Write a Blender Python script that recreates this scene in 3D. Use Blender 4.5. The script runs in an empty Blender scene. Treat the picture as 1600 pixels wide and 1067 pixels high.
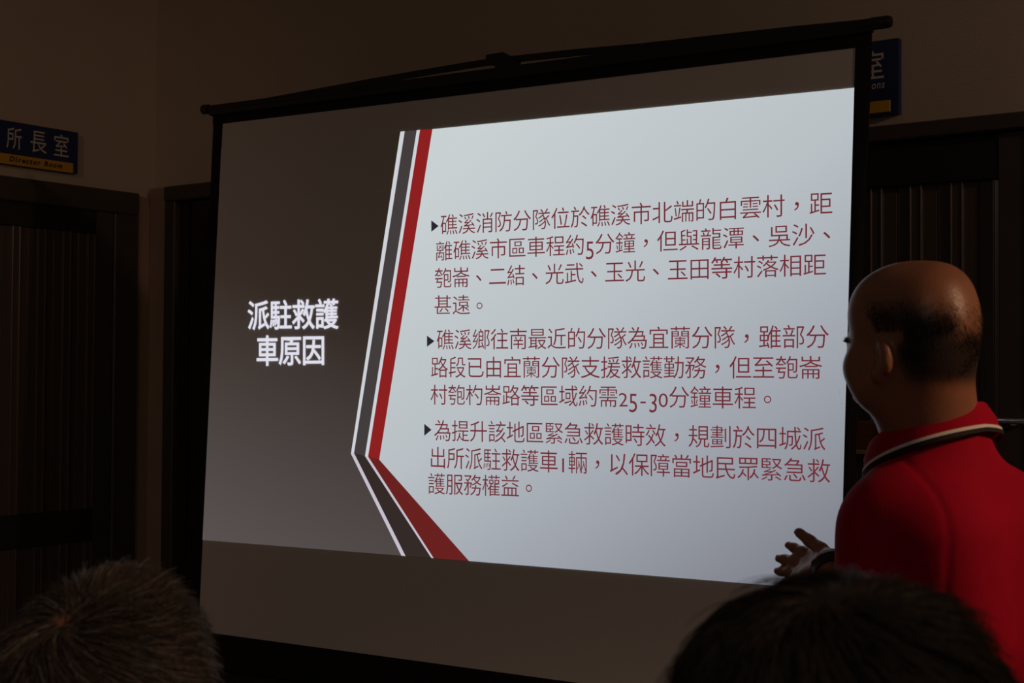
import bpy, math, random
import numpy as np
from mathutils import Vector, Matrix, Euler

random.seed(4)
rng = np.random.default_rng(7)
scene = bpy.context.scene
COL = scene.collection
V3 = lambda *a: np.array(a, dtype=float)

# ------------------------------------------------------------------ camera
FPX = 2200.0                                   # focal length in pixels of a 1600 px wide frame
CAM = V3(0, 0, 1.52)
PITCH, ROLL = math.atan(48 / FPX), math.radians(0.35)
_f = V3(0, math.cos(PITCH), math.sin(PITCH)); _r = V3(1, 0, 0); _u = np.cross(_r, _f)
CR = math.cos(ROLL) * _r + math.sin(ROLL) * _u
CU = -math.sin(ROLL) * _r + math.cos(ROLL) * _u
cam_data = bpy.data.cameras.new('camera')
cam_data.sensor_width = 36.0
cam_data.lens = FPX / 1600 * 36.0
cam_data.clip_start = 0.05
cam_data.dof.use_dof = True
cam_data.dof.focus_distance = 3.5
cam_data.dof.aperture_fstop = 11.0
cam = bpy.data.objects.new('camera', cam_data); COL.objects.link(cam)
M = Matrix(((CR[0], CU[0], -_f[0], CAM[0]), (CR[1], CU[1], -_f[1], CAM[1]), (CR[2], CU[2], -_f[2], CAM[2]), (0, 0, 0, 1)))
cam.matrix_world = M
scene.camera = cam

# ------------------------------------------------------------------ world, exposure, big lights
scene.view_settings.view_transform = 'Standard'
scene.view_settings.look = 'None'
scene.view_settings.exposure = 0.0
scene.view_settings.gamma = 1.0
scene.view_settings.use_curve_mapping = False
world = bpy.data.worlds.new('world'); scene.world = world
world.use_nodes = True
world.node_tree.nodes['Background'].inputs[0].default_value = (0.01, 0.008, 0.006, 1)
world.node_tree.nodes['Background'].inputs[1].default_value = 0.0

WARM = (1.0, 0.60, 0.36)
# (name, world position, target, watts, cone degrees, blend, radius): the dimmed ceiling spots of the room
SPOTS = [((2.60, 0.75, 2.72), (0.84, 2.02, 1.20), 100.0, 30, 0.7, 0.06),
         ((-2.2, 0.9, 3.02), (-2.85, 3.2, 2.3), 29.0, 90, 1.0, 0.06),
         ((3.0, 0.9, 3.02), (1.6, 2.9, 1.95), 42.0, 95, 1.0, 0.06),
         ((1.5, -0.1, 2.95), (-0.26, 1.27, 1.25), 42.0, 27, 0.8, 0.05)]
ROOM_GLOW = 8.5                               # watts of the dimmed ceiling panel at the back of the room

# ------------------------------------------------------------------ room frame: corner K, along the back wall e1, into the room nb
A36 = math.radians(36)
E1 = V3(math.cos(A36), -math.sin(A36), 0)
NB = V3(-math.sin(A36), -math.cos(A36), 0)
K0 = V3(-1.3663, 5.3589, 0)
def RP(s, t, z): return K0 + s * E1 + t * NB + V3(0, 0, z)
ROOM_M = Matrix(((E1[0], NB[0], 0, K0[0]), (E1[1], NB[1], 0, K0[1]), (0, 0, 1, 0), (0, 0, 0, 1)))   # left-handed pair fixed below

# ------------------------------------------------------------------ materials
def mat(name, col, rough=0.6, metal=0.0, spec=0.5, emit=None, estr=1.0, noise=0.0, nscale=20.0, bump=0.0, bscale=60.0, aniso=None):
    m = bpy.data.materials.new(name); m.use_nodes = True
    nt = m.node_tree; b = nt.nodes['Principled BSDF']
    b.inputs['Base Color'].default_value = (*col, 1)
    b.inputs['Roughness'].default_value = rough
    b.inputs['Metallic'].default_value = metal
    b.inputs['Specular IOR Level'].default_value = spec
    if emit is not None:
        b.inputs['Emission Color'].default_value = (*emit, 1); b.inputs['Emission Strength'].default_value = estr
    tc = None
    if noise or bump:
        tc = nt.nodes.new('ShaderNodeTexCoord')
    if noise:
        n = nt.nodes.new('ShaderNodeTexNoise'); n.inputs['Scale'].default_value = nscale; n.inputs['Detail'].default_value = 5
        nt.links.new(tc.outputs['Object'], n.inputs['Vector'])
        r = nt.nodes.new('ShaderNodeValToRGB')
        r.color_ramp.elements[0].position = 0.3; r.color_ramp.elements[1].position = 0.7
        r.color_ramp.elements[0].color = (*[c * (1 - noise) for c in col], 1)
        r.color_ramp.elements[1].color = (*[min(1, c * (1 + noise)) for c in col], 1)
        nt.links.new(n.outputs['Fac'], r.inputs['Fac']); nt.links.new(r.outputs['Color'], b.inputs['Base Color'])
    if bump:
        n2 = nt.nodes.new('ShaderNodeTexNoise'); n2.inputs['Scale'].default_value = bscale; n2.inputs['Detail'].default_value = 3
        nt.links.new(tc.outputs['Object'], n2.inputs['Vector'])
        bp = nt.nodes.new('ShaderNodeBump'); bp.inputs['Strength'].default_value = bump; bp.inputs['Distance'].default_value = 0.004
        nt.links.new(n2.outputs['Fac'], bp.inputs['Height']); nt.links.new(bp.outputs['Normal'], b.inputs['Normal'])
    return m

def srgb(r, g, b):
    f = lambda c: (c / 255 / 12.92) if c / 255 <= 0.04045 else ((c / 255 + 0.055) / 1.055) ** 2.4
    return (f(r), f(g), f(b))

MT = {
 'wall': mat('painted_wall', (0.62, 0.55, 0.47), 0.85, spec=0.2, noise=0.04, nscale=3, bump=0.15, bscale=120),
 'lower': mat('tan_jamb', (0.42, 0.32, 0.26), 0.7, spec=0.3, noise=0.05, nscale=6),
 'floor': mat('floor_tile', (0.20, 0.17, 0.15), 0.45, noise=0.1, nscale=4),
 'ceil': mat('ceiling_board', (0.55, 0.5, 0.45), 0.9, noise=0.03, nscale=5),
 'door': mat('dark_door_metal', (0.075, 0.065, 0.057), 0.42, metal=0.0, spec=0.5, noise=0.08, nscale=8),
 'doorrail': mat('black_door_rail', (0.022, 0.020, 0.018), 0.5),
 'panelrib': mat('ribbed_panel', (0.17, 0.145, 0.13), 0.30, metal=0.5, spec=0.6),
 'glossdoor': mat('gloss_door_panel', (0.03, 0.018, 0.012), 0.16, spec=0.6),
 'chrome': mat('chrome', (0.85, 0.86, 0.9), 0.12, metal=1.0),
 'black': mat('black_metal', (0.012, 0.012, 0.013), 0.5),
 'blackcloth': mat('black_cloth', (0.010, 0.010, 0.012), 0.75, spec=0.25),
 'blackplastic': mat('black_plastic', (0.014, 0.013, 0.013), 0.4),
 'fabric': mat('screen_fabric', (0.78, 0.76, 0.73), 0.9, spec=0.1, noise=0.01, nscale=30),
 'signblue': mat('sign_blue', (0.016, 0.035, 0.14), 0.45, spec=0.4),
 'signyellow': mat('sign_yellow', (0.75, 0.42, 0.02), 0.5, spec=0.4),
 'signtext': mat('sign_white', (0.75, 0.74, 0.72), 0.6),
 'signblack': mat('sign_black', (0.02, 0.018, 0.015), 0.6),
 'boardbrown': mat('brown_board', (0.16, 0.06, 0.03), 0.5, noise=0.2, nscale=14),
 'boardedge': mat('pale_board_edge', (0.34, 0.25, 0.17), 0.5),
 'skin': mat('skin', (0.34, 0.145, 0.08), 0.40, spec=0.45, noise=0.06, nscale=30, bump=0.08, bscale=260),
 'eye': mat('eye_white', (0.75, 0.72, 0.68), 0.2),
 'iris': mat('iris_brown', (0.03, 0.015, 0.01), 0.2),
 'redshirt': mat('red_pique', (0.40, 0.0015, 0.022), 0.85, spec=0.15, noise=0.05, nscale=40, bump=0.12, bscale=500),
 'tapewhite': mat('white_tape', (0.80, 0.76, 0.70), 0.8),
 'tapeblack': mat('black_tape', (0.012, 0.010, 0.010), 0.8),
 'trousers': mat('dark_trousers', (0.03, 0.03, 0.038), 0.8),
 'shoe': mat('black_shoe', (0.015, 0.014, 0.013), 0.4),
 'greyshirt': mat('dark_grey_shirt', (0.06, 0.06, 0.07), 0.85),
 'navyshirt': mat('navy_shirt', (0.03, 0.035, 0.06), 0.85),
 'hairshort': mat('stubble_hair', (0.018, 0.013, 0.010), 0.6, spec=0.3),
 'hairgrey': mat('greying_hair', (0.085, 0.064, 0.050), 0.5, spec=0.4),
 'hairgreyl': mat('greying_hair_light', (0.30, 0.26, 0.22), 0.45, spec=0.5),
 'hairblack': mat('black_hair', (0.016, 0.012, 0.009), 0.5, spec=0.4),
 'chair': mat('chair_plastic', (0.05, 0.06, 0.09), 0.5),
 'chairleg': mat('chair_steel', (0.4, 0.4, 0.42), 0.3, metal=1.0),
 'lamp': mat('lamp_white', (0.8, 0.78, 0.75), 0.5),
}

def stubble_skin():
    m = MT['skin'].copy(); m.name = 'skin_with_cropped_hair'; nt = m.node_tree; b = nt.nodes['Principled BSDF']
    src = b.inputs['Base Color'].links[0].from_socket
    a = nt.nodes.new('ShaderNodeAttribute'); a.attribute_name = 'stubble'
    mx = nt.nodes.new('ShaderNodeMix'); mx.data_type = 'RGBA'
    nt.links.new(a.outputs['Fac'], mx.inputs['Factor']); nt.links.new(src, mx.inputs['A']); mx.inputs['B'].default_value = (0.035, 0.022, 0.017, 1)
    nt.links.new(mx.outputs['Result'], b.inputs['Base Color'])
    return m
MT['skinstubble'] = stubble_skin()

# ------------------------------------------------------------------ object helpers
def link(name, me, m=None, parent=None):
    o = bpy.data.objects.new(name, me); COL.objects.link(o)
    for mm in (m if isinstance(m, (list, tuple)) else [m] if m else []): o.data.materials.append(mm)
    if parent is not None:
        o.parent = parent
        o.matrix_parent_inverse = parent.matrix_world.inverted()
    return o
def mesh(name, verts, faces, m=None, parent=None, smooth=False):
    me = bpy.data.meshes.new(name)
    me.from_pydata([tuple(map(float, v)) for v in verts], [], [tuple(map(int, f)) for f in faces])
    me.update()
    if smooth: me.polygons.foreach_set('use_smooth', [True] * len(me.polygons))
    return link(name, me, m, parent)
def tag(o, label=None, cat=None, group=None, kind=None):
    if label: o['label'] = label
    if cat: o['category'] = cat
    if group: o['group'] = group
    if kind: o['kind'] = kind
    return o
def empty(name, loc, label=None, cat=None, group=None):
    o = bpy.data.objects.new(name, None); COL.objects.link(o)
    o.empty_display_size = 0.1
    o.location = tuple(loc); o.matrix_world = Matrix.Translation(tuple(loc))
    return tag(o, label, cat, group)

class MB:
    """collects shapes into one mesh"""
    def __init__(s): s.v = []; s.f = []
    def add(s, v, f):
        n = len(s.v); s.v += [V3(*p) for p in v]; s.f += [tuple(i + n for i in q) for q in f]; return s
    def box(s, o, ax, bx, cx, bev=0.0):
        """box from corner o along three vectors, with chamfered edges on request"""
        o, ax, bx, cx = V3(*o), V3(*ax), V3(*bx), V3(*cx)
        if bev <= 0:
            v = [o + i * ax + j * bx + k * cx for k in (0, 1) for j in (0, 1) for i in (0, 1)]
            return s.add(v, [(0, 2, 3, 1), (4, 5, 7, 6), (0, 1, 5, 4), (2, 6, 7, 3), (0, 4, 6, 2), (1, 3, 7, 5)])
        L = [np.linalg.norm(a) for a in (ax, bx, cx)]
        d = [min(bev / l, 0.45) for l in L]
        A = (ax, bx, cx); v = []; idx = {}
        for c in range(8):
            sg = [(c >> q) & 1 for q in range(3)]
            for a in range(3):                       # vertex lying on the face normal to axis a
                p = o.copy()
                for q in range(3):
                    t = float(sg[q]) if q == a else (d[q] if sg[q] == 0 else 1 - d[q])
                    p = p + t * A[q]
                idx[(c, a)] = len(v); v.append(p)
        f = []
        for a in range(3):
            b, c2 = [(1, 2), (2, 0), (0, 1)][a]
            for sgn in (0, 1):
                q = []
                for (i, j) in ((0, 0), (1, 0), (1, 1), (0, 1)):
                    c = (sgn << a) | (i << b) | (j << c2); q.append(idx[(c, a)])
                f.append(tuple(q if sgn else q[::-1]))
        for a in range(3):                           # edge chamfers
            b, c2 = [(1, 2), (2, 0), (0, 1)][a]
            for i in (0, 1):
                for j in (0, 1):
                    c0 = (i << b) | (j << c2); c1 = c0 | (1 << a)
                    f.append((idx[(c0, b)], idx[(c1, b)], idx[(c1, c2)], idx[(c0, c2)]))
        for c in range(8): f.append((idx[(c, 0)], idx[(c, 1)], idx[(c, 2)]))
        return s.add(v, f)
    def tube(s, pts, rad, n=12, cap=True):
        pts = [V3(*p) for p in pts]
        rad = rad if hasattr(rad, '__len__') else [rad] * len(pts)
        up = V3(0, 0, 1); rings = []; prev = None
        for i, p in enumerate(pts):
            t = pts[min(i + 1, len(pts) - 1)] - pts[max(i - 1, 0)]; t = t / np.linalg.norm(t)
            a = (up if abs(t @ up) < 0.95 else V3(1, 0, 0)) if prev is None else prev
            a = a - (a @ t) * t; a = a / np.linalg.norm(a); b = np.cross(t, a); prev = a
            rings.append([p + rad[i] * (math.cos(2 * math.pi * k / n) * a + math.sin(2 * math.pi * k / n) * b) for k in range(n)])
        v = [q for r in rings for q in r]; f = []
        for i in range(len(rings) - 1):
            for k in range(n):
                f.append((i * n + k, i * n + (k + 1) % n, (i + 1) * n + (k + 1) % n, (i + 1) * n + k))
        if cap:
            f.append(tuple(range(n))[::-1]); f.append(tuple((len(rings) - 1) * n + k for k in range(n)))
        return s.add(v, f)
    def build(s, name, m, parent=None, smooth=False):
        o = mesh(name, s.v, s.f, m, parent, smooth)
        import bmesh
        bm = bmesh.new(); bm.from_mesh(o.data); bmesh.ops.recalc_face_normals(bm, faces=bm.faces[:]); bm.to_mesh(o.data); bm.free()
        if smooth:
            o.data.set_sharp_from_angle(angle=math.radians(40))
        return o
def rbox(mb, s0, s1, t0, t1, z0, z1, bev=0.0):
    """box in room coordinates"""
    return mb.box(RP(s0, t0, z0), E1 * (s1 - s0), NB * (t1 - t0), V3(0, 0, z1 - z0), bev)

# ------------------------------------------------------------------ setting
RS, RT, RH = 8.2, 8.2, 3.15
def shell(name, *a):
    o = rbox(MB(), *a).build(name, MT['floor' if name == 'floor' else 'ceil' if name == 'ceiling' else 'wall'])
    return tag(o, kind='structure')
shell('floor', -0.15, RS, -0.15, RT, -0.1, 0)
shell('ceiling', -0.15, RS, -0.15, RT, RH, RH + 0.1)
shell('wall_back', -0.15, RS, -0.15, 0, 0, RH)
shell('wall_left', -0.15, 0, 0, RT, 0, RH)
shell('wall_right', RS, RS + 0.15, -0.15, RT, 0, RH)
shell('wall_front', -0.15, RS + 0.15, RT, RT + 0.15, 0, RH)

def ribbed(wall, a0, a1, z0, z1, off, pitch=0.105, rib=0.036, h=0.006):
    """a ribbed metal panel: a raised rib then two flats with a groove between them, repeated"""
    prof = []; a = a0
    while a < a1 - 1e-6:
        for da, hh in ((0.0, 0), (0.0008, h), (0.002, h + 0.0028), (0.004, h + 0.0036), (0.006, h + 0.0028), (0.0072, h), (rib - 0.0072, h), (rib - 0.006, h + 0.0028), (rib - 0.004, h + 0.0036), (rib - 0.002, h + 0.0028), (rib - 0.0008, h), (rib, 0), (rib * 2 - 0.002, 0), (rib * 2, -0.003), (rib * 2 + 0.002, 0)):
            if a + da < a1: prof.append((a + da, hh))
        a += pitch
    prof.append((a1, 0))
    P = (lambda x, d, z: RP(x, d, z)) if wall == 'back' else (lambda x, d, z: RP(d, x, z))
    v = []; f = []
    for (x, hh) in prof: v += [P(x, off + hh, z0), P(x, off + hh, z1)]
    for i in range(len(prof) - 1): f.append((2 * i, 2 * i + 2, 2 * i + 3, 2 * i + 1))
    n = len(v)
    for (x, hh) in (prof[0], prof[-1]): v += [P(x, 0.001, z0), P(x, 0.001, z1)]
    f += [(0, 1, n + 1, n), (2 * len(prof) - 2, n + 2, n + 3, 2 * len(prof) - 1), (n, n + 1, n + 3, n + 2)]
    m = MB(); m.add(v, f); return m
def wbox(mb, wall, a0, a1, d0, d1, z0, z1, bev=0.0):
    return rbox(mb, a0, a1, d0, d1, z0, z1, bev) if wall == 'back' else rbox(mb, d0, d1, a0, a1, z0, z1, bev)

def door(name, wall, o0, i0, p0, p1, i1, o1, ztop, zframe, zrail, mid, kd, label):
    """frame (o0..o1), leaf (i0..i1) with rails and ribbed infill (p0..p1)"""
    pos = RP((o0 + o1) / 2, 0.02, 0) if wall == 'back' else RP(0.02, (o0 + o1) / 2, 0)
    root = empty(name, pos); root['kind'] = 'structure'; root['label'] = label
    fr = MB()
    wbox(fr, wall, o0, i0, 0.0, 0.055 * kd, 0, zframe, 0.004); wbox(fr, wall, i1, o1, 0.0, 0.055 * kd, 0, zframe, 0.004)
    wbox(fr, wall, o0, o1, 0.0, 0.06 * kd, zframe, ztop, 0.004)
    fr.build('door_frame', MT['door'], root)
    lf = MB(); g = 0.004
    wbox(lf, wall, i0 + g, p0, 0.0, 0.038 * kd, 0.012, zframe - g, 0.0); wbox(lf, wall, p1, i1 - g, 0.0, 0.038 * kd, 0.012, zframe - g, 0.0)
    lf.build('door_stile', MT['door'], root)
    rl = MB()
    wbox(rl, wall, p0, p1, 0.0, 0.034 * kd, zrail, zframe - g, 0.003); wbox(rl, wall, p0, p1, 0.0, 0.034 * kd, 0.012, 0.16, 0.003)
    if mid: wbox(rl, wall, p0, p1, 0.0, 0.036 * kd, mid[0], mid[1], 0.003)
    rl.build('door_rail', MT['doorrail'], root)
    segs = [(0.16, mid[0]), (mid[1], zrail)] if mid else [(0.16, zrail)]
    for z0, z1 in segs: ribbed(wall, p0, p1, z0, z1, 0.016 * kd).build('ribbed_panel', MT['panelrib'], root)
    return root
# left wall: door under the blue director sign
d1 = door('door_1', 'left', 0.09, 0.20, 0.278, 1.02, 1.10, 1.21, 2.182, 2.10, 2.014, (0.900, 1.018), 0.4, 'dark ribbed door in the left wall under the blue sign')
hm = MB(); hm.tube([RP(0.038, 0.985 + 0.075, 1.0), RP(0.085, 1.06, 1.0)], 0.011, 12); hm.tube([RP(0.085, 1.07, 1.0), RP(0.085, 0.95, 1.0)], 0.010, 12)
hm.build('door_handle', MT['chrome'], d1, True)
# back wall, right of the screen
d3 = door('door_3', 'back', 1.98, 2.05, 2.12, 3.193, 3.29, 3.36, 2.160, 2.119, 2.004, None, 1.0, 'dark ribbed door in the back wall right of the projection screen')
hm = MB(); hm.tube([RP(3.238, 0.038, 1.409), RP(3.238, 0.075, 1.409)], 0.011, 14); hm.tube([RP(3.196, 0.080, 1.411), RP(3.285, 0.080, 1.411)], 0.0085, 16)
hm.build('door_latch', MT['chrome'], d3, True)['label'] = 'bright chrome latch bar'
# back wall, in the corner left of the screen: gloss door
root = empty('door_2', RP(0.5, 0.02, 0)); root['kind'] = 'structure'; root['label'] = 'dark glossy door in the corner left of the projection screen'
fr = MB(); rbox(fr, 0.114, 0.172, 0, 0.05, 0, 2.15, 0.004); rbox(fr, 0.86, 0.918, 0, 0.05, 0, 2.15, 0.004); rbox(fr, 0.114, 0.918, 0, 0.055, 2.15, 2.205, 0.004)
fr.build('door_frame', MT['door'], root)
lf = MB(); rbox(lf, 0.176, 0.226, 0, 0.026, 0.012, 2.146, 0.0); lf.build('door_leaf', MT['glossdoor'], root)
lf = MB(); rbox(lf, 0.238, 0.856, 0, 0.026, 0.012, 2.146, 0.0); lf.build('door_leaf', MT['glossdoor'], root)
lf = MB(); rbox(lf, 0.226, 0.238, 0, 0.016, 0.012, 2.146, 0.002); lf.build('door_gap', MT['black'], root)
# tan jambs either side of the corner
tag(rbox(MB(), 0, 0.112, 0.001, 0.03, 0, 2.208, 0.003).build('trim_1', MT['lower']), kind='structure')
tag(rbox(MB(), 0.001, 0.012, 0.0305, 0.088, 0, 2.172, 0.0).build('trim_2', MT['lower']), kind='structure')
for nm, a in (('baseboard_back', (0.92, 1.97, 0.0, 0.012, 0, 0.09)), ('baseboard_left', (0.0, 0.012, 1.22, RT, 0, 0.09))):
    tag(rbox(MB(), *a, 0.002).build(nm, MT['lower']), kind='structure')

# ------------------------------------------------------------------ lettering
_glyph = {}
def glyph(ch, bold, shear=0.0):
    key = (ch, bold, shear)
    if key not in _glyph:
        c = bpy.data.curves.new('glyph', 'FONT'); c.body = ch; c.offset = bold; c.resolution_u = 3; c.shear = shear
        o = bpy.data.objects.new('glyph', c); COL.objects.link(o)
        dg = bpy.context.evaluated_depsgraph_get(); ev = o.evaluated_get(dg); me = ev.to_mesh()
        v = np.array([p.co[:2] for p in me.vertices], float).reshape(-1, 2); f = [tuple(p.vertices) for p in me.polygons]
        ev.to_mesh_clear(); bpy.data.objects.remove(o); bpy.data.curves.remove(c)
        _glyph[key] = (v, f)
    return _glyph[key]
_ref = None
def cjk_unit():
    """ink box of a full square character, so that one cell has unit width"""
    global _ref
    if _ref is None:
        v, _ = glyph('國', 0.0); lo, hi = v.min(0), v.max(0); w = (hi[0] - lo[0]) / 0.86
        cx = (lo[0] + hi[0]) / 2; cy = (lo[1] + hi[1]) / 2
        _ref = (cx, cy, w)
    return _ref
def text_cells(body, bold):
    """lay characters on a one-unit grid; returns verts in (u, w) with w in -0.5..0.5, faces and the length in cells"""
    cx, cy, w = cjk_unit(); V = []; F = []; x = 0.0; n = 0
    for ch in body:
        adv = 0.48 if ch in '0123456789-' else 1.0
        if ch != ' ':
            v, f = glyph(ch, 0.0 if ch == '等' else bold); v = v.copy()
            if ch in '0123456789-':
                h = glyph('0', bold)[0]; hh = h[:, 1].max()
                c = (v.min(0) + v.max(0)) / 2
                q = np.stack([(v[:, 0] - c[0]) / w * 0.98, v[:, 1] / hh], 1)
                if ch in '012': q = np.stack([q[:, 0], q[:, 1] * 0.60 - 0.42], 1)      # old style figures
                elif ch == '-': q = np.stack([q[:, 0] * 1.1, q[:, 1] * 0.60 - 0.42], 1)
                else: q = np.stack([q[:, 0], q[:, 1] * 0.82 - 0.66], 1)
                q[:, 0] += x + adv / 2
            elif ch in '，、。':
                c = (v.min(0) + v.max(0)) / 2
                q = (v - c) / w * 1.05; q[:, 0] += x + 0.48; q[:, 1] += -0.04
            else:
                q = np.stack([(v[:, 0] - cx) / w + x + 0.5, (v[:, 1] - cy) / w], 1)
            V.append(q); F += [tuple(i + n for i in p) for p in f]; n += len(q)
        x += adv
    return np.concatenate(V), F, x

# ------------------------------------------------------------------ projection screen
# plane of the fabric: A along its width, B up, N towards the room
SO = V3(-0.9312906, 4.18169, 0.0)                       # lower left corner of the fabric (height set below)
a_c, b_c, t_c = V3(0.8508778, 0.00803161, -0.52530226), V3(0.03819436, 0.99825155, 0.04511133), V3(-0.93129057, -0.86009767, 4.18169034)
toW = lambda q: q[0] * CR + q[1] * CU + q[2] * _f
SA, SB, SO = toW(a_c), toW(b_c), CAM + toW(t_c)
SB = SB - (SB @ SA) * SA; SB /= np.linalg.norm(SB)
SN = np.cross(SA, SB); SN = SN if SN @ (CAM - SO) > 0 else -SN
def onscreen(x, y):
    """point of the fabric plane at (a, b) metres measured from the photograph's pixel (x, y)"""
    d = CR * (x - 800) / FPX - CU * (y - 533.5) / FPX + _f
    P = CAM + d * (((SO - CAM) @ SN) / (d @ SN)) - SO
    return np.array([P @ SA, P @ SB])
def SP(ab, off=0.0): return SO + ab[0] * SA + ab[1] * SB + off * SN
FTL, FTR, FBL, FBR = (onscreen(*p) for p in ((348, 193.3), (1336.8, 74.5), (310, 986), (1308, 1122)))
floor_pt = SP((FBL + FBR) / 2); floor_pt[2] = 0
screen = empty('projection_screen', floor_pt - SN * 0.03, 'large white projection screen with black borders showing a slide of Chinese text', 'projection screen')
def slab(name, quad, off0, off1, m, parent):
    """thin solid over a quad (bl, br, tr, tl) of fabric-plane points"""
    v = [SP(q, off0) for q in quad] + [SP(q, off1) for q in quad]
    return MB().add(v, [(3, 2, 1, 0), (4, 5, 6, 7), (0, 1, 5, 4), (1, 2, 6, 5), (2, 3, 7, 6), (3, 0, 4, 7)]).build(name, m, parent)
slab('fabric', [FBL, FBR, FTR, FTL], -0.002, 0.0, MT['fabric'], screen)['label'] = 'white fabric of the screen'
lerp = lambda a, b, t: np.array(a) * (1 - t) + np.array(b) * t
# borders: side bands whose outer edge curls back a little, as loose cloth does
def band(pts_in, pts_out, curl):
    n = len(pts_in); v = []; f = []
    for k in range(5):
        t = k / 4
        for i in range(n): v.append(SP(lerp(pts_in[i], pts_out[i], t), 0.0015 - curl[i] * t * t))
    for k in range(4):
        for i in range(n - 1):
            v0 = k * n + i; f.append((v0, v0 + 1, v0 + n + 1, v0 + n))
    m = len(v)
    v += [p - SN * 0.003 for p in v]
    f += [tuple(i + m for i in q[::-1]) for q in f]
    ring = [i for i in range(n)] + [k * n + n - 1 for k in range(1, 5)] + [4 * n + i for i in range(n - 2, -1, -1)] + [k * n for k in range(3, 0, -1)]
    f += [(ring[i], ring[(i + 1) % len(ring)], ring[(i + 1) % len(ring)] + m, ring[i] + m) for i in range(len(ring))]
    return MB().add(v, f)
px = onscreen
top_l, top_r = px(333.3, 172), px(1362.5, 42)
NS = 12
li = [lerp(FTL, FBL, k / NS) for k in range(NS + 1)]; lo = [lerp(px(333, 180), px(297, 985), k / NS) for k in range(NS + 1)]
band(li, lo, [0.004] * (NS + 1)).build('side_border', MT['blackcloth'], screen, True)
ri = [lerp(FTR, FBR, k / NS) for k in range(NS + 1)]
rw = lambda y: np.interp(y, [75, 180, 400, 560, 760, 1130], [25.5, 23, 18.5, 14.5, 13.4, 14])
ro = []
for k in range(NS + 1):
    y = 74.5 + (1122 - 74.5) * k / NS; xi = 1336.8 + (1308 - 1336.8) * k / NS
    ro.append(px(xi + rw(y), y))
band(ri, ro, [0.002 + 0.018 * min(1, k / 5) for k in range(NS + 1)]).build('side_border', MT['blackcloth'], screen, True)
slab('top_border', [px(333, 195), px(1362, 71.5), px(1362, 44), px(333, 176)], -0.003, 0.0015, MT['blackcloth'], screen)
bl, br = px(297, 984), px(1321, 1124)
slab('bottom_border', [bl + (0, -0.10), br + (0, -0.10), px(1321, 1123.8), px(297, 984.2)], -0.003, 0.0014, MT['blackcloth'], screen)
# top tube with end caps
tl, tr = px(318, 172), px(1394, 34)
MB().tube([SP(lerp(tl, tr, t), 0.004) for t in np.linspace(0, 1, 14)], 0.0092, 14).build('top_bar', MT['black'], screen, True)
slab('top_bar_plate', [px(330, 181), px(1364, 50), px(1364, 30), px(330, 166)], -0.006, 0.010, MT['black'], screen)
for a, b in ((0.0, 0.012), (1.0, 0.978)):
    MB().tube([SP(lerp(tl, tr, a), 0.004), SP(lerp(tl, tr, lerp(a, b, 0.15)), 0.004), SP(lerp(tl, tr, b), 0.004)], [0.011, 0.0145, 0.0145], 16).build('end_cap', MT['blackplastic'], screen, True)
# bowed lifting bar and the clip that hooks it to the mast
bow = [(345, 169.5), (480, 145), (577, 127), (640, 116), (720, 102.5), (758, 96.5), (790, 92.5), (808, 90.6), (900, 80.8), (1000, 72.2), (1100, 61), (1240, 45.5), (1352, 35)]
bv = []; 
for x, y in bow: bv.append(px(x, y))
m_ = MB()
for i in range(len(bv) - 1):
    d = bv[i + 1] - bv[i]; d = d / np.linalg.norm(d); nrm = np.array([-d[1], d[0]]) * 0.0085
    e = d * 0.0005
    m_.box(SP(bv[i] - nrm - e, -0.012), SA * (bv[i + 1] - bv[i] + 2 * e)[0] + SB * (bv[i + 1] - bv[i] + 2 * e)[1], SA * nrm[0] * 2 + SB * nrm[1] * 2, SN * 0.008)
m_.build('lifting_bar', MT['black'], screen)
clip = MB()
c0, c1 = px(761, 99), px(812, 88)
slab('hook_clip', [px(762, 100), px(806, 96), px(789, 82.5), px(762, 87)], -0.022, 0.010, MT['blackplastic'], screen)
slab('hook_clip', [px(776, 118), px(808, 114), px(807, 92), px(775, 96)], -0.022, 0.008, MT['blackplastic'], screen)
# lower case, mast and tripod (below the frame, but the screen stands on them)
cb0, cb1 = bl + (0.0, -0.145), br + (0.0, -0.145)
MB().tube([SP(lerp(cb0, cb1, t), -0.02) for t in (0, 0.01, 0.5, 0.99, 1)], [0.03, 0.045, 0.045, 0.045, 0.03], 18).build('case', MT['black'], screen, True)
mid_a = ((px(790, 95) + px(790, 95)) / 2)
mt_top = SP(px(790, 96), -0.026); mt_bot = SP((px(790, 95)[0], (cb0[1] + cb1[1]) / 2 - 0.18), -0.085); mt_top = mt_top - SN * 0.0
MB().tube([mt_bot, mt_top], 0.011, 12).build('mast', MT['black'], screen, True)
hub = mt_bot + V3(0, 0, 0.10)
for k in range(3):
    an = math.atan2(SN[1], SN[0]) + math.pi / 3 + k * 2 * math.pi / 3
    foot = V3(mt_bot[0] + 0.42 * math.cos(an), mt_bot[1] + 0.42 * math.sin(an), 0.015)
    lg = MB().tube([hub, foot], 0.010, 10).build('leg', MT['black'], screen, True)
    MB().tube([foot + V3(0, 0, 0.02), foot - V3(0, 0, 0.015)], [0.012, 0.017], 12).build('rubber_foot', MT['blackplastic'], lg, True)

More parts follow.
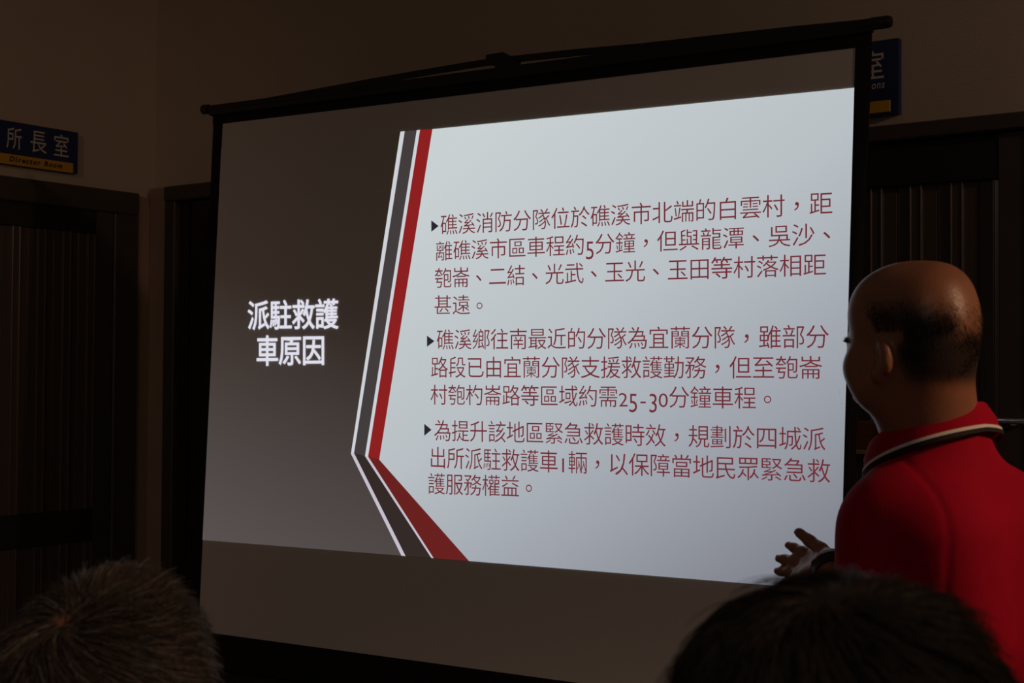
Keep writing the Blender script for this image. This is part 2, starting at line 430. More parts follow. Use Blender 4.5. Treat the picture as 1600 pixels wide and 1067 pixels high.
# ---- the projected slide: emissive layers standing in for the projector's light on the fabric
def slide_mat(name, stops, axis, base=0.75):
    """an emissive fill of the slide (one colour, or a ramp between two or more stops along axis, in fabric metres)"""
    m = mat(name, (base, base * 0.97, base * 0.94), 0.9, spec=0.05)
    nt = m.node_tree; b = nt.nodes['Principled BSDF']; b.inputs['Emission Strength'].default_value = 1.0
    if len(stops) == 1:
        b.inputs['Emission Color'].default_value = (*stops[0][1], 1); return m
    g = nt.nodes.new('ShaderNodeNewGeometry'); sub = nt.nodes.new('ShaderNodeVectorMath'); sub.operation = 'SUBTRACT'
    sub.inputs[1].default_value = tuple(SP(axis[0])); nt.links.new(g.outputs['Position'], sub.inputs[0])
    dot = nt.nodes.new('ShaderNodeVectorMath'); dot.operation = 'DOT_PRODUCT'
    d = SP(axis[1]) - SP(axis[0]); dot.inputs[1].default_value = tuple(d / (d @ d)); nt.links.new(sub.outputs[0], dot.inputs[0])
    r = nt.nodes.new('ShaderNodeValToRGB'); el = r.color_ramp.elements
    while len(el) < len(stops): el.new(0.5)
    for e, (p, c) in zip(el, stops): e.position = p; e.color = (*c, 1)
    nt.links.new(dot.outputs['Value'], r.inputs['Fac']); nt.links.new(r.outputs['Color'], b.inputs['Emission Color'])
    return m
edgeL = lambda y: (348 + (310 - 348) * (y - 193.3) / (986 - 193.3))
edgeR = lambda y: (1336.8 + (1308 - 1336.8) * (y - 74.5) / (1122 - 74.5))
def poly(name, pts, off, m, parent):
    q = [px(*p) for p in pts]; n = len(q)
    v = [SP(p, off) for p in q] + [SP(p, off - 0.0008) for p in q]
    f = [tuple(range(n)), tuple(range(2 * n - 1, n - 1, -1))] + [(i, i + n, (i + 1) % n + n, (i + 1) % n) for i in range(n)]
    return MB().add(v, f).build(name, m, parent)
white = slide_mat('slide_white', [(0.0, srgb(200, 208, 210)), (0.45, srgb(183, 191, 196)), (0.75, srgb(157, 162, 171)), (1.0, srgb(126, 129, 139))], (px(760, 200), px(1180, 930)), 0.1)  # projector brightness fall-off towards the lower right painted into this emission
dark = slide_mat('slide_charcoal', [(0.0, srgb(4, 3, 3)), (0.35, srgb(18, 14, 14)), (1.0, srgb(75, 72, 73))], (px(560, 250), px(400, 900)))
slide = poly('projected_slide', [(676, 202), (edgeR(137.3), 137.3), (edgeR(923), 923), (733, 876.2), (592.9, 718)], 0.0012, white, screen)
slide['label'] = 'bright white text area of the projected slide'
poly('dark_panel', [(edgeL(232.5), 232.5), (626, 206), (548.8, 709), (627.5, 867.8), (edgeL(843.5), 843.5)], 0.0012, dark, slide)['label'] = 'charcoal left panel of the slide'
W1 = slide_mat('slide_line_white', [(0, srgb(205, 208, 214))], None, 0.1)
W2 = slide_mat('slide_line_white_lower', [(0, srgb(196, 191, 202))], None, 0.1)
G1 = slide_mat('slide_grey', [(0, srgb(60, 56, 58))], None, 0.3); G2 = slide_mat('slide_grey_lower', [(0, srgb(42, 34, 33))], None, 0.3)
R1 = slide_mat('slide_red', [(0, srgb(140, 28, 30))], None, 0.1); R2 = slide_mat('slide_red_lower', [(0, srgb(104, 30, 29))], None, 0.1)
el = [(548.8, 709), (553.6, 707.7), (570.7, 712.6), (575.6, 713.1), (592.9, 718)]
tp = [(626, 206), (632.8, 205.3), (651.5, 203.6), (656.7, 203.1), (676, 201.8)]
bt = [(627.5, 867.8), (634, 868.4), (674.2, 871.4), (677.9, 871.7), (733, 876.2)]
for i, (ma, mb_, nm) in enumerate(((W1, W2, 'white_stripe'), (G1, G2, 'grey_stripe'), (W1, W2, 'white_stripe'), (R1, R2, 'red_stripe'))):
    poly(nm, [tp[i], tp[i + 1], el[i + 1], el[i]], 0.0013, ma, slide); poly(nm, [el[i], el[i + 1], bt[i + 1], bt[i]], 0.0013, mb_, slide)
TX = slide_mat('slide_text_red', [(0, srgb(112, 40, 50))], None, 0.05); TW = slide_mat('slide_title_white', [(0, srgb(222, 222, 234))], None, 0.1)
BU = slide_mat('slide_bullet', [(0, srgb(40, 36, 46))], None, 0.05)
def line_mesh(body, ncell, quad, bold, off=0.0026):
    """quad: pixel corners TL, BL, TR, BR of the ink of the first ncell cells"""
    uv, F, _ = text_cells(body, bold)
    TL, BL, TR, BR = (px(*p) for p in quad)
    u = (uv[:, 0] - 0.06) / (ncell - 0.12); w = uv[:, 1] / 0.92 + 0.5
    P = ((1 - u) * w)[:, None] * TL + ((1 - u) * (1 - w))[:, None] * BL + (u * w)[:, None] * TR + (u * (1 - w))[:, None] * BR
    return [SP(p, off) for p in P], F
def para(name, lines, m, parent, bold):
    for body, n, q in lines:
        v, f = line_mesh(body, n, q, bold); o = mesh(name, v, f, m, parent)
    return o
THIN = -0.0035
para('text_line', [
  ('礁溪消防分隊位於礁溪市北端的白雲村，距', 19, ((690.1, 337), (690.1, 368), (1300, 300.4), (1300, 335.2))),
  ('離礁溪市區車程約5分鐘，但與龍潭、吳沙、', 18.48, ((682.5, 378.6), (682.5, 408.3), (1272, 350), (1272, 384))),
  ('匏崙、二結、光武、玉光、玉田等村落相距', 19, ((681.2, 420.2), (681.2, 450.8), (1290.2, 396.9), (1290.2, 430.9))),
  ('甚遠。', 2, ((680.4, 462.7), (680.4, 492.5), (734.3, 461.9), (734.3, 491.6)))], TX, slide, THIN)
para('text_line', [
  ('礁溪鄉往南最近的分隊為宜蘭分隊，雖部分', 19, ((684.2, 516.1), (684.2, 546.7), (1294.5, 508.5), (1294.5, 544.6))),
  ('路段已由宜蘭分隊支援救護勤務，但至匏崙', 19, ((675.3, 558.6), (675.3, 590.5), (1283.9, 557.4), (1283.9, 592.6))),
  ('村匏杓崙路等區域約需25-30分鐘車程。', 16.4, ((674.8, 602), (674.8, 632.6), (1180.6, 605.4), (1180.6, 639.4)))], TX, slide, THIN)
para('text_line', [
  ('為提升該地區緊急救護時效，規劃於四城派', 19, ((680.4, 657.2), (680.4, 689.1), (1289, 669.2), (1289, 704.9))),
  ('出所派駐救護車1輛，以保障當地民眾緊急救', 19.48, ((673.1, 698.9), (673.1, 731.6), (1296.6, 718.9), (1296.6, 755))),
  ('護服務權益。', 5, ((670.6, 740.1), (670.6, 772), (810.9, 744.4), (810.9, 777.1)))], TX, slide, THIN)
para('title_line', [
  ('派駐救護', 4, ((389.5, 472.5), (389.5, 515.4), (527.3, 469), (527.3, 514))),
  ('車原因', 3, ((402.9, 526.6), (402.9, 571.6), (506.9, 525.9), (506.9, 570.2)))], TW, slide, 0.012)
for x0, x1, y0, y1 in ((674.8, 686, 344.6, 362), (668, 679.5, 524.6, 541.6), (663.8, 674.8, 662.3, 680.6)):
    poly('bullet', [(x0, y1), (x0, y0), (x1, (y0 + y1) / 2)], 0.0026, BU, slide)
# small dark scuffs near the right edge of the fabric
sc = MB()
for x, y, w, h in ((1313.5, 630, 6, 1.2), (1312.5, 623, 2.2, 1.0), (1316.5, 624.5, 1.2, 2.0), (1312, 608, 1.0, 9)):
    q = [px(x, y + h), px(x + w, y + h + 0.3), px(x + w, y), px(x, y)]
    sc.add([SP(p, 0.0022) for p in q], [(0, 1, 2, 3)])
sc.build('scuff_mark', slide_mat('scuff', [(0, srgb(138, 142, 148))], None, 0.1), screen)

# ------------------------------------------------------------------ wall signs
def sign_text(name, body, m, parent, P, h, width, bold=0.0, shear=0.0):
    """P(x, y) -> world; text of cap height h starting at x=0, squeezed to width"""
    V = []; F = []; x = 0.0
    for ch in body:
        if ch == ' ': x += 0.42; continue
        v, f = glyph(ch, bold, shear); v = v.copy(); lo = v[:, 0].min()
        adv = v[:, 0].max() - lo + 0.10
        v[:, 0] += x - lo; x += adv
        k = sum(len(q) for q in V); V.append(v); F += [tuple(i + k for i in p) for p in f]
    v = np.concatenate(V); sx = width / v[:, 0].max(); capv = glyph('D', bold, 0)[0]; sy = h / capv[:, 1].max()
    return mesh(name, [P(a * sx, b * sy) for a, b in v], F, m, parent)
def cjk_at(body, cells, m, parent, P, bold):
    """cells: list of (centre x, centre y, width, height)"""
    cx, cy, w = cjk_unit(); V = []; F = []
    for ch, (x, y, ww, hh) in zip(body, cells):
        v, f = glyph(ch, bold); k = len(V)
        lo, hi = v.min(0), v.max(0)
        for a, b in v: V.append(P(x + ((a - lo[0]) / (hi[0] - lo[0]) - 0.5) * ww, y + ((b - lo[1]) / (hi[1] - lo[1]) - 0.5) * hh))
        F += [tuple(i + k for i in p) for p in f]
    return mesh('lettering', V, F, m, parent)
# on the left wall, x grows to the right (t falls)
sg = empty('door_sign', RP(0, 0.55, 2.222), 'blue and yellow sign with white Chinese characters reading Director Room', 'sign')
rbox(MB(), 0.0, 0.022, 0.369, 0.745, 2.223, 2.372, 0.0).build('sign_board', MT['signblue'], sg)
rbox(MB(), 0.021, 0.0245, 0.389, 0.745, 2.223, 2.2585, 0.001).build('yellow_strip', MT['signyellow'], sg)['label'] = 'yellow strip along the bottom'
PL = lambda x, y: RP(0.0232, 0.745 - x, 2.223 + y)
cjk_at('所長室', [(0.113, 0.092, 0.060, 0.074), (0.211, 0.092, 0.066, 0.076), (0.305, 0.093, 0.062, 0.078)], MT['signtext'], sg, PL, 0.002)
PL2 = lambda x, y: RP(0.0250, 0.745 - x, 2.223 + y)
sign_text('lettering', 'Director Room', MT['signblack'], sg, lambda x, y: PL2(x + 0.094, y + 0.011), 0.0180, 0.215, 0.035, 0.22)
sg2 = empty('door_sign', RP(2.6, 0, 2.194), 'blue sign half hidden behind the top right of the projection screen', 'sign')
rbox(MB(), 2.30, 2.932, 0.0, 0.022, 2.194, 2.389, 0.0).build('sign_board', MT['signblue'], sg2)
rbox(MB(), 2.30, 2.911, 0.021, 0.0245, 2.2, 2.231, 0.001).build('yellow_strip', MT['signyellow'], sg2)
PB = lambda x, y: RP(x, 0.0232, y)
cjk_at('室', [(2.864, 2.3270, 0.060, 0.074)], MT['signtext'], sg2, PB, 0.004)
sign_text('lettering', 'tions', MT['signtext'], sg2, lambda x, y: PB(2.843 + x, 2.264 + y), 0.0205, 0.053, 0.01, 0.2)

# small framed brown board hanging on the door beside the screen
bd = empty('notice_board', RP(2.80, 0.05, 1.315), 'small brown board with pale edging on the dark door beside the screen', 'board')
rbox(MB(), 2.70, 2.892, 0.022, 0.044, 1.322, 1.400, 0.006).build('panel', MT['boardbrown'], bd)
e_ = MB(); rbox(e_, 2.69, 2.900, 0.020, 0.05, 1.312, 1.325, 0.003); rbox(e_, 2.889, 2.900, 0.020, 0.05, 1.325, 1.378, 0.003)
e_.build('edging', MT['boardedge'], bd)

# ------------------------------------------------------------------ lamps
def spot(pos, target, watts, cone, blend, rad, label):
    root = empty('ceiling_spotlight', (pos[0], pos[1], RH), label, 'lamp', 'dimmed ceiling spotlights')
    d = V3(*target) - V3(*pos); d /= np.linalg.norm(d); p = V3(*pos)
    MB().tube([(pos[0], pos[1], RH), (pos[0], pos[1], RH - 0.02)], 0.045, 20).build('base', MT['lamp'], root, True)
    MB().tube([(pos[0], pos[1], RH - 0.02), p - d * 0.05], 0.008, 8).build('stem', MT['lamp'], root, True)
    v = MB().tube([p - d * 0.07, p - d * 0.05, p + d * 0.05], [0.025, 0.05, 0.058], 24, cap=False)
    v.tube([p - d * 0.071, p - d * 0.069], 0.026, 24); v.build('housing', MT['lamp'], root, True)
    L = bpy.data.lights.new('spot', 'SPOT'); L.energy = watts; L.color = WARM; L.spot_size = math.radians(cone); L.spot_blend = blend; L.shadow_soft_size = rad
    o = bpy.data.objects.new('bulb', L); COL.objects.link(o)
    o.matrix_world = Matrix.Translation(tuple(p)) @ Vector(tuple(d)).to_track_quat('-Z', 'Y').to_matrix().to_4x4()
    o.parent = root; o.matrix_parent_inverse = root.matrix_world.inverted()
for q, lb in zip(SPOTS, ('ceiling spotlight aimed at the man in red', 'ceiling spotlight washing the left wall', 'ceiling spotlight washing the right of the back wall', 'ceiling spotlight over the grey haired man')):
    spot(*q, lb)
def ceiling_panel(sx, tx, half, watts, colour, label):
    pp = RP(sx, tx, RH)
    pn = empty('ceiling_panel', pp, label, 'lamp')
    rbox(MB(), sx - half, sx + half, tx - half, tx + half, RH - 0.05, RH, 0.004).build('frame', MT['lamp'], pn)
    L = bpy.data.lights.new('panel', 'AREA'); L.shape = 'SQUARE'; L.size = half * 1.75; L.energy = watts; L.color = colour
    o = bpy.data.objects.new('diffuser', L); COL.objects.link(o); o.matrix_world = Matrix.Translation(tuple(pp - V3(0, 0, 0.06))); o.parent = pn; o.matrix_parent_inverse = pn.matrix_world.inverted()
ceiling_panel(5.0, 5.0, 0.4, ROOM_GLOW, (1.0, 0.82, 0.70), 'dim square ceiling light behind the audience')
ceiling_panel(1.43, 5.6, 0.10, 1.5, (0.80, 0.88, 1.0), 'small unseen cool panel added for the glint on the door latch')  # added out of view so the chrome latch bar catches a glint

# ------------------------------------------------------------------ figures: smooth signed-distance bodies meshed with surface nets
class SDF:
    def __init__(s): s.p = []
    def cap(s, a, b, ra, rb=None, k=0.03, sub=False): s.p.append(('c', V3(*a), V3(*b), ra, ra if rb is None else rb, k, sub)); return s
    def ell(s, c, r, R=None, k=0.03, sub=False): s.p.append(('e', V3(*c), V3(*r), np.eye(3) if R is None else R, None, k, sub)); return s
    def bounds(s):
        lo = V3(9, 9, 9); hi = -lo
        for q in s.p:
            if q[6]: continue
            if q[0] == 'c':
                r = max(q[3], q[4]); lo = np.minimum(lo, np.minimum(q[1], q[2]) - r); hi = np.maximum(hi, np.maximum(q[1], q[2]) + r)
            else:
                r = q[2].max(); lo = np.minimum(lo, q[1] - r); hi = np.maximum(hi, q[1] + r)
        return lo - 0.02, hi + 0.02
    def __call__(s, P, margin=0.05, grow=0.0):
        d = np.full(len(P), margin, np.float32)
        for q in s.p:
            if q[0] == 'c':
                r = max(q[3], q[4]); lo = np.minimum(q[1], q[2]) - r - margin; hi = np.maximum(q[1], q[2]) + r + margin
            else:
                r = q[2].max(); lo = q[1] - r - margin; hi = q[1] + r + margin
            m = np.nonzero(((P > lo - grow) & (P < hi + grow)).all(1))[0]
            if len(m) == 0: continue
            X = P[m]
            if q[0] == 'c':
                ab = q[2] - q[1]; L = ab @ ab
                h = np.clip(((X - q[1]) @ ab) / max(L, 1e-9), 0, 1)
                e = np.linalg.norm(X - q[1] - h[:, None] * ab, axis=1) - (q[3] + (q[4] - q[3]) * h)
            else:
                Y = (X - q[1]) @ q[3]; k0 = np.linalg.norm(Y / q[2], axis=1); k1 = np.linalg.norm(Y / (q[2] ** 2), axis=1)
                e = k0 * (k0 - 1) / np.maximum(k1, 1e-9)
            k = q[5]; a = d[m]
            if q[6]:
                h = np.maximum(k - np.abs(a + e), 0) / k; d[m] = np.maximum(a, -e) + h * h * k / 4
            else:
                e = e - grow; h = np.maximum(k - np.abs(a - e), 0) / k; d[m] = np.minimum(a, e) - h * h * k / 4
        return d
def surface_nets(fn, lo, hi, h):
    n = np.ceil((hi - lo) / h).astype(int) + 2; B = 8; nb = -(-n // B); n = nb * B
    D = np.full(tuple(n), 1.0, np.float32)
    g = np.stack(np.meshgrid(*[np.arange(k) for k in nb], indexing='ij'), -1).reshape(-1, 3)
    cen = lo + (g * B + (B - 1) / 2) * h; rad = B * h * 0.9
    dc = fn(cen, rad * 2.2)
    near = np.abs(dc) < rad * 1.7
    for q, dv in zip(g[~near], dc[~near]): D[q[0]*B:q[0]*B+B, q[1]*B:q[1]*B+B, q[2]*B:q[2]*B+B] = dv
    loc = np.stack(np.meshgrid(*[np.arange(B)] * 3, indexing='ij'), -1).reshape(-1, 3)
    gs = g[near]
    for c in range(0, len(gs), 400):
        I = (gs[c:c + 400, None, :] * B + loc[None]).reshape(-1, 3)
        D[I[:, 0], I[:, 1], I[:, 2]] = fn(lo + I * h, 0.05)
    S = D < 0
    cnt = np.zeros(tuple(n - 1), np.uint8)
    offs = [(i, j, k) for i in (0, 1) for j in (0, 1) for k in (0, 1)]
    sl = lambda A, o: A[o[0]:n[0]-1+o[0], o[1]:n[1]-1+o[1], o[2]:n[2]-1+o[2]]
    for o in offs: cnt += sl(S, o)
    act = np.argwhere((cnt > 0) & (cnt < 8)); idx = np.full(tuple(n - 1), -1, np.int32); idx[tuple(act.T)] = np.arange(len(act))
    acc = np.zeros((len(act), 3)); num = np.zeros(len(act))
    for a in offs:
        for ax in range(3):
            if a[ax]: continue
            b = list(a); b[ax] = 1
            da = D[tuple((act + a).T)]; db = D[tuple((act + b).T)]; x = (da < 0) != (db < 0)
            t = np.where(x, da / np.where(x, da - db, 1), 0); p = act + np.array(a, float); p[:, ax] += t
            acc[x] += p[x]; num[x] += 1
    verts = lo + acc / num[:, None] * h
    faces = []
    for ax in range(3):
        u, v = [(1, 2), (2, 0), (0, 1)][ax]
        s0 = [slice(0, n[q] - 1) for q in range(3)]; s1 = list(s0); s1[ax] = slice(1, n[ax])
        A = S[tuple(s0)]; Bm = S[tuple(s1)]
        e = np.argwhere(A != Bm); e = e[(e[:, u] > 0) & (e[:, v] > 0)]
        ins = S[tuple(e.T)]
        def at(du, dv):
            q = e.copy(); q[:, u] += du; q[:, v] += dv; return idx[tuple(q.T)]
        Q = np.stack([at(-1, -1), at(0, -1), at(0, 0), at(-1, 0)], 1)
        Q[~ins] = Q[~ins][:, ::-1]; faces.append(Q[(Q >= 0).all(1)])
    return verts, np.concatenate(faces)
def fastmesh(name, V, F, m, parent=None, mi=None):
    me = bpy.data.meshes.new(name); me.vertices.add(len(V)); me.vertices.foreach_set('co', np.asarray(V, np.float32).ravel())
    k = F.shape[1]; me.loops.add(F.size); me.loops.foreach_set('vertex_index', F.astype(np.int32).ravel())
    me.polygons.add(len(F)); me.polygons.foreach_set('loop_start', np.arange(0, F.size, k, dtype=np.int32))
    me.update(calc_edges=True); me.polygons.foreach_set('use_smooth', np.ones(len(F), bool))
    o = link(name, me, m, parent)
    if mi is not None: me.polygons.foreach_set('material_index', mi.astype(np.int32))
    return o

def frame(yaw, pitch=0.0, rollv=0.0):
    """columns: right, forward, up of something turned yaw (anticlockwise from +Y), nodding by pitch"""
    return np.array((Matrix.Rotation(yaw, 3, 'Z') @ Matrix.Rotation(pitch, 3, 'X') @ Matrix.Rotation(rollv, 3, 'Y')))
def head(S, O, R, sc, wide=1.0, full=0.0):
    """skull, face, ears and neck top; O between the ears, R columns right/forward/up"""
    P = lambda x, y, z: O + R @ (V3(x * wide, y, z) * sc)
    if full:
        for s in (-1, 1):
            S.ell(P(s * 0.040, 0.036, -0.030), V3(0.027, 0.036, 0.046) * sc, R, 0.03); S.ell(P(s * 0.033, 0.035, 0.047), V3(0.035, 0.043, 0.052) * sc, R, 0.03); S.ell(P(s * 0.024, 0.006, 0.069), V3(0.044, 0.060, 0.054) * sc, R, 0.04)
        S.ell(P(0, -0.058, 0.076), V3(0.058, 0.038, 0.050) * sc, R, 0.03)
    E = lambda c, r, k=0.02, sub=False, Q=None: S.ell(P(*c), V3(r[0] * (wide if Q is None else 1), r[1], r[2]) * sc, R if Q is None else R @ Q, k, sub)
    E((0, -0.012, 0.045), (0.077, 0.097, 0.088)); E((0, -0.028, 0.022), (0.074, 0.080, 0.075)); E((0, 0.034, -0.03 + 0.006 * full), (0.064, 0.062, 0.086 - 0.012 * full)); E((0, 0.040, -0.072 + 0.018 * full), (0.055, 0.050, 0.045)); E((0, 0.066, -0.098 + 0.024 * full), (0.026, 0.022, 0.020))
    for s in (-1, 1):
        E((s * 0.044, 0.058, -0.028), (0.025, 0.026, 0.026)); E((s * 0.050, 0.015, -0.07 + 0.012 * full), (0.022, 0.04, 0.035), 0.03)
    S.cap(P(-0.032, 0.078, 0.014), P(0.032, 0.078, 0.014), 0.013 * sc, k=0.015)
    for s in (-1, 1): E((s * 0.031, 0.099, -0.006), (0.017, 0.013, 0.010), 0.01, True); E((s * 0.031, 0.080, -0.005), (0.014, 0.0135, 0.012), 0.005)
    S.cap(P(0, 0.092, -0.002), P(0, 0.109, -0.036), 0.008 * sc, 0.0125 * sc, k=0.012)
    for s in (-1, 1): E((s * 0.012, 0.101, -0.040), (0.009, 0.010, 0.008), 0.006)
    S.cap(P(-0.018, 0.090, -0.064), P(0.018, 0.090, -0.064), 0.0065 * sc, k=0.006); S.cap(P(-0.016, 0.089, -0.075), P(0.016, 0.089, -0.075), 0.0075 * sc, k=0.006)
    S.cap(P(-0.020, 0.0995, -0.0695), P(0.020, 0.0995, -0.0695), 0.002 * sc, k=0.003, sub=True)
    for s in (-1, 1):
        Q = np.array(Matrix.Rotation(s * 0.45, 3, 'Z') @ Matrix.Rotation(-0.2, 3, 'X'))
        E((s * 0.083, -0.014, -0.012), (0.009, 0.021 - 0.004 * full, 0.034 - 0.006 * full), 0.010, False, Q); E((s * 0.080, 0.000, -0.040), (0.009, 0.010, 0.013), 0.008, False, Q)
        E((s * 0.094, -0.004, -0.012), (0.010, 0.011, 0.019), 0.004, True, Q)
    return P
def limb(S, pts, rad, k=0.03, grow=0.0):
    for i in range(len(pts) - 1): S.cap(pts[i], pts[i + 1], rad[i] + grow, rad[i + 1] + grow, k)
def hand(S, wrist, palm_n, digits, mcps, sc=1.0):
    """digits: five polylines (thumb first), mcps: four knuckles; palm is a web of capsules from the wrist"""
    for q in mcps: S.cap(wrist, q, 0.017 * sc, 0.0100 * sc, 0.012)
    for a, b in zip(mcps[:-1], mcps[1:]): S.cap(a, b, 0.0098 * sc, 0.0092 * sc, 0.008)
    for i, d in enumerate(digits):
        r0 = (0.0115, 0.0092, 0.0096, 0.009, 0.0078)[i] * sc
        for j in range(len(d) - 1): S.cap(d[j], d[j + 1], r0 * (1 - 0.10 * j), r0 * (1 - 0.10 * (j + 1)), 0.006)
def relaxed_hand(S, wrist, dirv, side, sc=1.0, curl=0.5):
    """a loosely curled hand continuing from the forearm; side: unit vector towards the thumb"""
    d = dirv / np.linalg.norm(dirv); s = side - (side @ d) * d; s /= np.linalg.norm(s); pn = np.cross(d, s)
    if pn @ V3(0, 0, -1) < 0 and abs(d[2]) < 0.7: pn = -pn
    m = [wrist + d * (0.088 - 0.004 * abs(i - 1)) + s * (0.027 - 0.018 * i) for i in range(4)]
    D = [[wrist + d * 0.02 + s * 0.018, wrist + d * 0.055 + s * 0.047, wrist + d * 0.085 + s * 0.055 + pn * 0.008, wrist + d * 0.108 + s * 0.05 + pn * 0.016]]
    for i, L in enumerate((0.072, 0.080, 0.074, 0.058)):
        p = m[i]; q = [p]; a = 0.25 * curl
        for fr in (0.45, 0.32, 0.23):
            p = p + L * fr * (d * math.cos(a) + pn * math.sin(a)); q.append(p); a += curl
        D.append(q)
    hand(S, wrist, pn, D, m, sc)

def tubes(P, r0, r1, sides=3):
    """P (N, S, 3) strand centre lines -> verts, quads"""
    N, Sg, _ = P.shape
    T = np.gradient(P, axis=1); T /= np.linalg.norm(T, axis=2, keepdims=True) + 1e-9
    ref = np.where(np.abs(T[..., 2:3]) < 0.9, np.array([0, 0, 1.0]), np.array([1.0, 0, 0])); A = np.cross(T, ref); A /= np.linalg.norm(A, axis=2, keepdims=True) + 1e-9; Bv = np.cross(T, A)
    rad = np.linspace(r0, r1, Sg)[None, :, None]
    V = np.stack([P + rad * (math.cos(2 * math.pi * k / sides) * A + math.sin(2 * math.pi * k / sides) * Bv) for k in range(sides)], 2)
    base = (np.arange(N)[:, None] * Sg + np.arange(Sg - 1)[None]) * sides
    F = np.stack([np.stack([base + k, base + (k + 1) % sides, base + sides + (k + 1) % sides, base + sides + k], -1) for k in range(sides)], 2)
    return V.reshape(-1, 3), F.reshape(-1, 4)
def sample_head(V, F, keep, n):
    """random points on the quads of a head whose centre passes keep(centre)"""
    c = V[F].mean(1); w = keep(c); a = V[F]; area = np.linalg.norm(np.cross(a[:, 2] - a[:, 0], a[:, 3] - a[:, 1]), axis=1) * w
    i = rng.choice(len(F), n, p=area / area.sum()); q = a[i]; u, v = rng.random((n, 1)), rng.random((n, 1))
    p = (1-u)*(1-v)*q[:, 0] + u*(1-v)*q[:, 1] + u*v*q[:, 2] + (1-u)*v*q[:, 3]
    nrm = np.cross(q[:, 2] - q[:, 0], q[:, 3] - q[:, 1]); nrm /= np.linalg.norm(nrm, axis=1, keepdims=True)
    return p, nrm
def sstep(a, b, x): t = np.clip((x - a) / (b - a), 0, 1); return t * t * (3 - 2 * t)
def vnoise(P, seed, freq):
    """cheap smooth noise from a few sines"""
    g = np.random.default_rng(seed); o = 0
    for k in range(4): o = o + np.sin(P @ (g.normal(size=3) * freq) + g.random() * 6.28)
    return o / 4
def shell_fn(core, grow, th, cuts):
    def fn(P, margin=0.05):
        d = core(P, margin + 0.02, grow); d = np.maximum(d, -(d + th))
        for c in cuts: d = np.maximum(d, c(P).astype(np.float32))
        return d
    return fn
def plane(o, n): o = V3(*o); n = V3(*n) / np.linalg.norm(n); return lambda P: (P - o) @ n
def person(name, loc, label, group=None):
    return empty(name, loc, label, 'person', group)
def eyes(P, sc, root):
    for s in (-1, 1):
        c = P(s * 0.031, 0.0815, -0.005); v = []; f = []; n, mrows = 14, 8
        fw = P(s * 0.031, 0.2, -0.005) - c; fw /= np.linalg.norm(fw); rt = P(1, 0, 0) - P(0, 0, 0); rt /= np.linalg.norm(rt); up = np.cross(rt, fw)
        for i in range(mrows + 1):
            th = math.pi * i / mrows
            for k in range(n): v.append(c + 0.0128 * sc * (math.cos(th) * fw + math.sin(th) * (math.cos(2*math.pi*k/n) * rt + math.sin(2*math.pi*k/n) * up)))
        for i in range(mrows):
            for k in range(n): f.append((i*n+k, i*n+(k+1) % n, (i+1)*n+(k+1) % n, (i+1)*n+k))
        o = mesh('eye', v, f, [MT['eye'], MT['iris']], root, True)
        for i, p in enumerate(o.data.polygons): p.material_index = 1 if i < 2 * n else 0

def scalp_keep(O, R, sc, front=0.088, lowback=-0.075):
    def keep(c):
        q = (c - O) @ R / sc
        lim = np.where(q[:, 1] > 0.035, front - 0.02 * sstep(0.035, 0.075, q[:, 1]) * 0, np.where(q[:, 1] > -0.015, 0.012 + 1.45 * (q[:, 1] + 0.015), lowback + (q[:, 1] + 0.05 < 0) * 0.0 + 0.0 + sstep(-0.05, -0.015, q[:, 1]) * (0.012 - lowback)))
        lim = np.minimum(lim, front)
        ear = (np.abs(q[:, 0]) > 0.0795) & (q[:, 2] < 0.03)
        return ((q[:, 2] > lim) & ~ear).astype(float)
    return keep
def hair(root, bodyV, bodyF, O, R, sc, n, length, whorl, lift, swirl, mats, w0, steps=6, seed=1, front=0.088, messy=0.25, fall=0.02, lightmask=None, name='hair', keepf=None):
    r = np.random.default_rng(seed)
    p, nr = sample_head(bodyV, bodyF, keepf or scalp_keep(O, R, sc, front), n)
    cen = O + R @ (V3(0, -0.012, 0.04) * sc); W = R @ V3(*whorl); W /= np.linalg.norm(W)
    u = p - cen; u /= np.linalg.norm(u, axis=1, keepdims=True)
    clump = np.stack([vnoise(p, seed + k, 55) for k in range(3)], 1)
    L = length * (0.75 + 0.5 * r.random(n)) * (1 + 0.35 * vnoise(p, seed + 9, 30))
    q = (p - O) @ R / sc
    L = L * (0.45 + 0.55 * sstep(-0.07, 0.05, q[:, 2]))
    pts = [p - nr * 0.002]; cur = p.copy(); jitter = r.normal(size=(n, 3))
    for k in range(steps):
        t = k / steps
        uu = cur - cen; rr = np.linalg.norm(uu, axis=1, keepdims=True); uu = uu / rr
        tg = (uu @ W)[:, None] * uu - W[None]; tg /= np.linalg.norm(tg, axis=1, keepdims=True) + 1e-3
        sw = np.cross(uu, tg)
        d = uu * lift * (1 - 0.85 * t) + tg * (1 + 0.3 * t) + sw * swirl + clump * messy + jitter * messy * 0.35 + V3(0, 0, -fall * 10 * t)
        d /= np.linalg.norm(d, axis=1, keepdims=True)
        cur = cur + d * (L / steps)[:, None]
        pts.append(cur.copy())
    V, F = tubes(np.stack(pts, 1), w0, w0 * 0.25)
    mi = None
    if lightmask is not None:
        sel = (r.random(n) < lightmask(q)).astype(np.int32); mi = np.repeat(sel, steps * 3)
    return fastmesh(name, V, F, mats, root, mi)
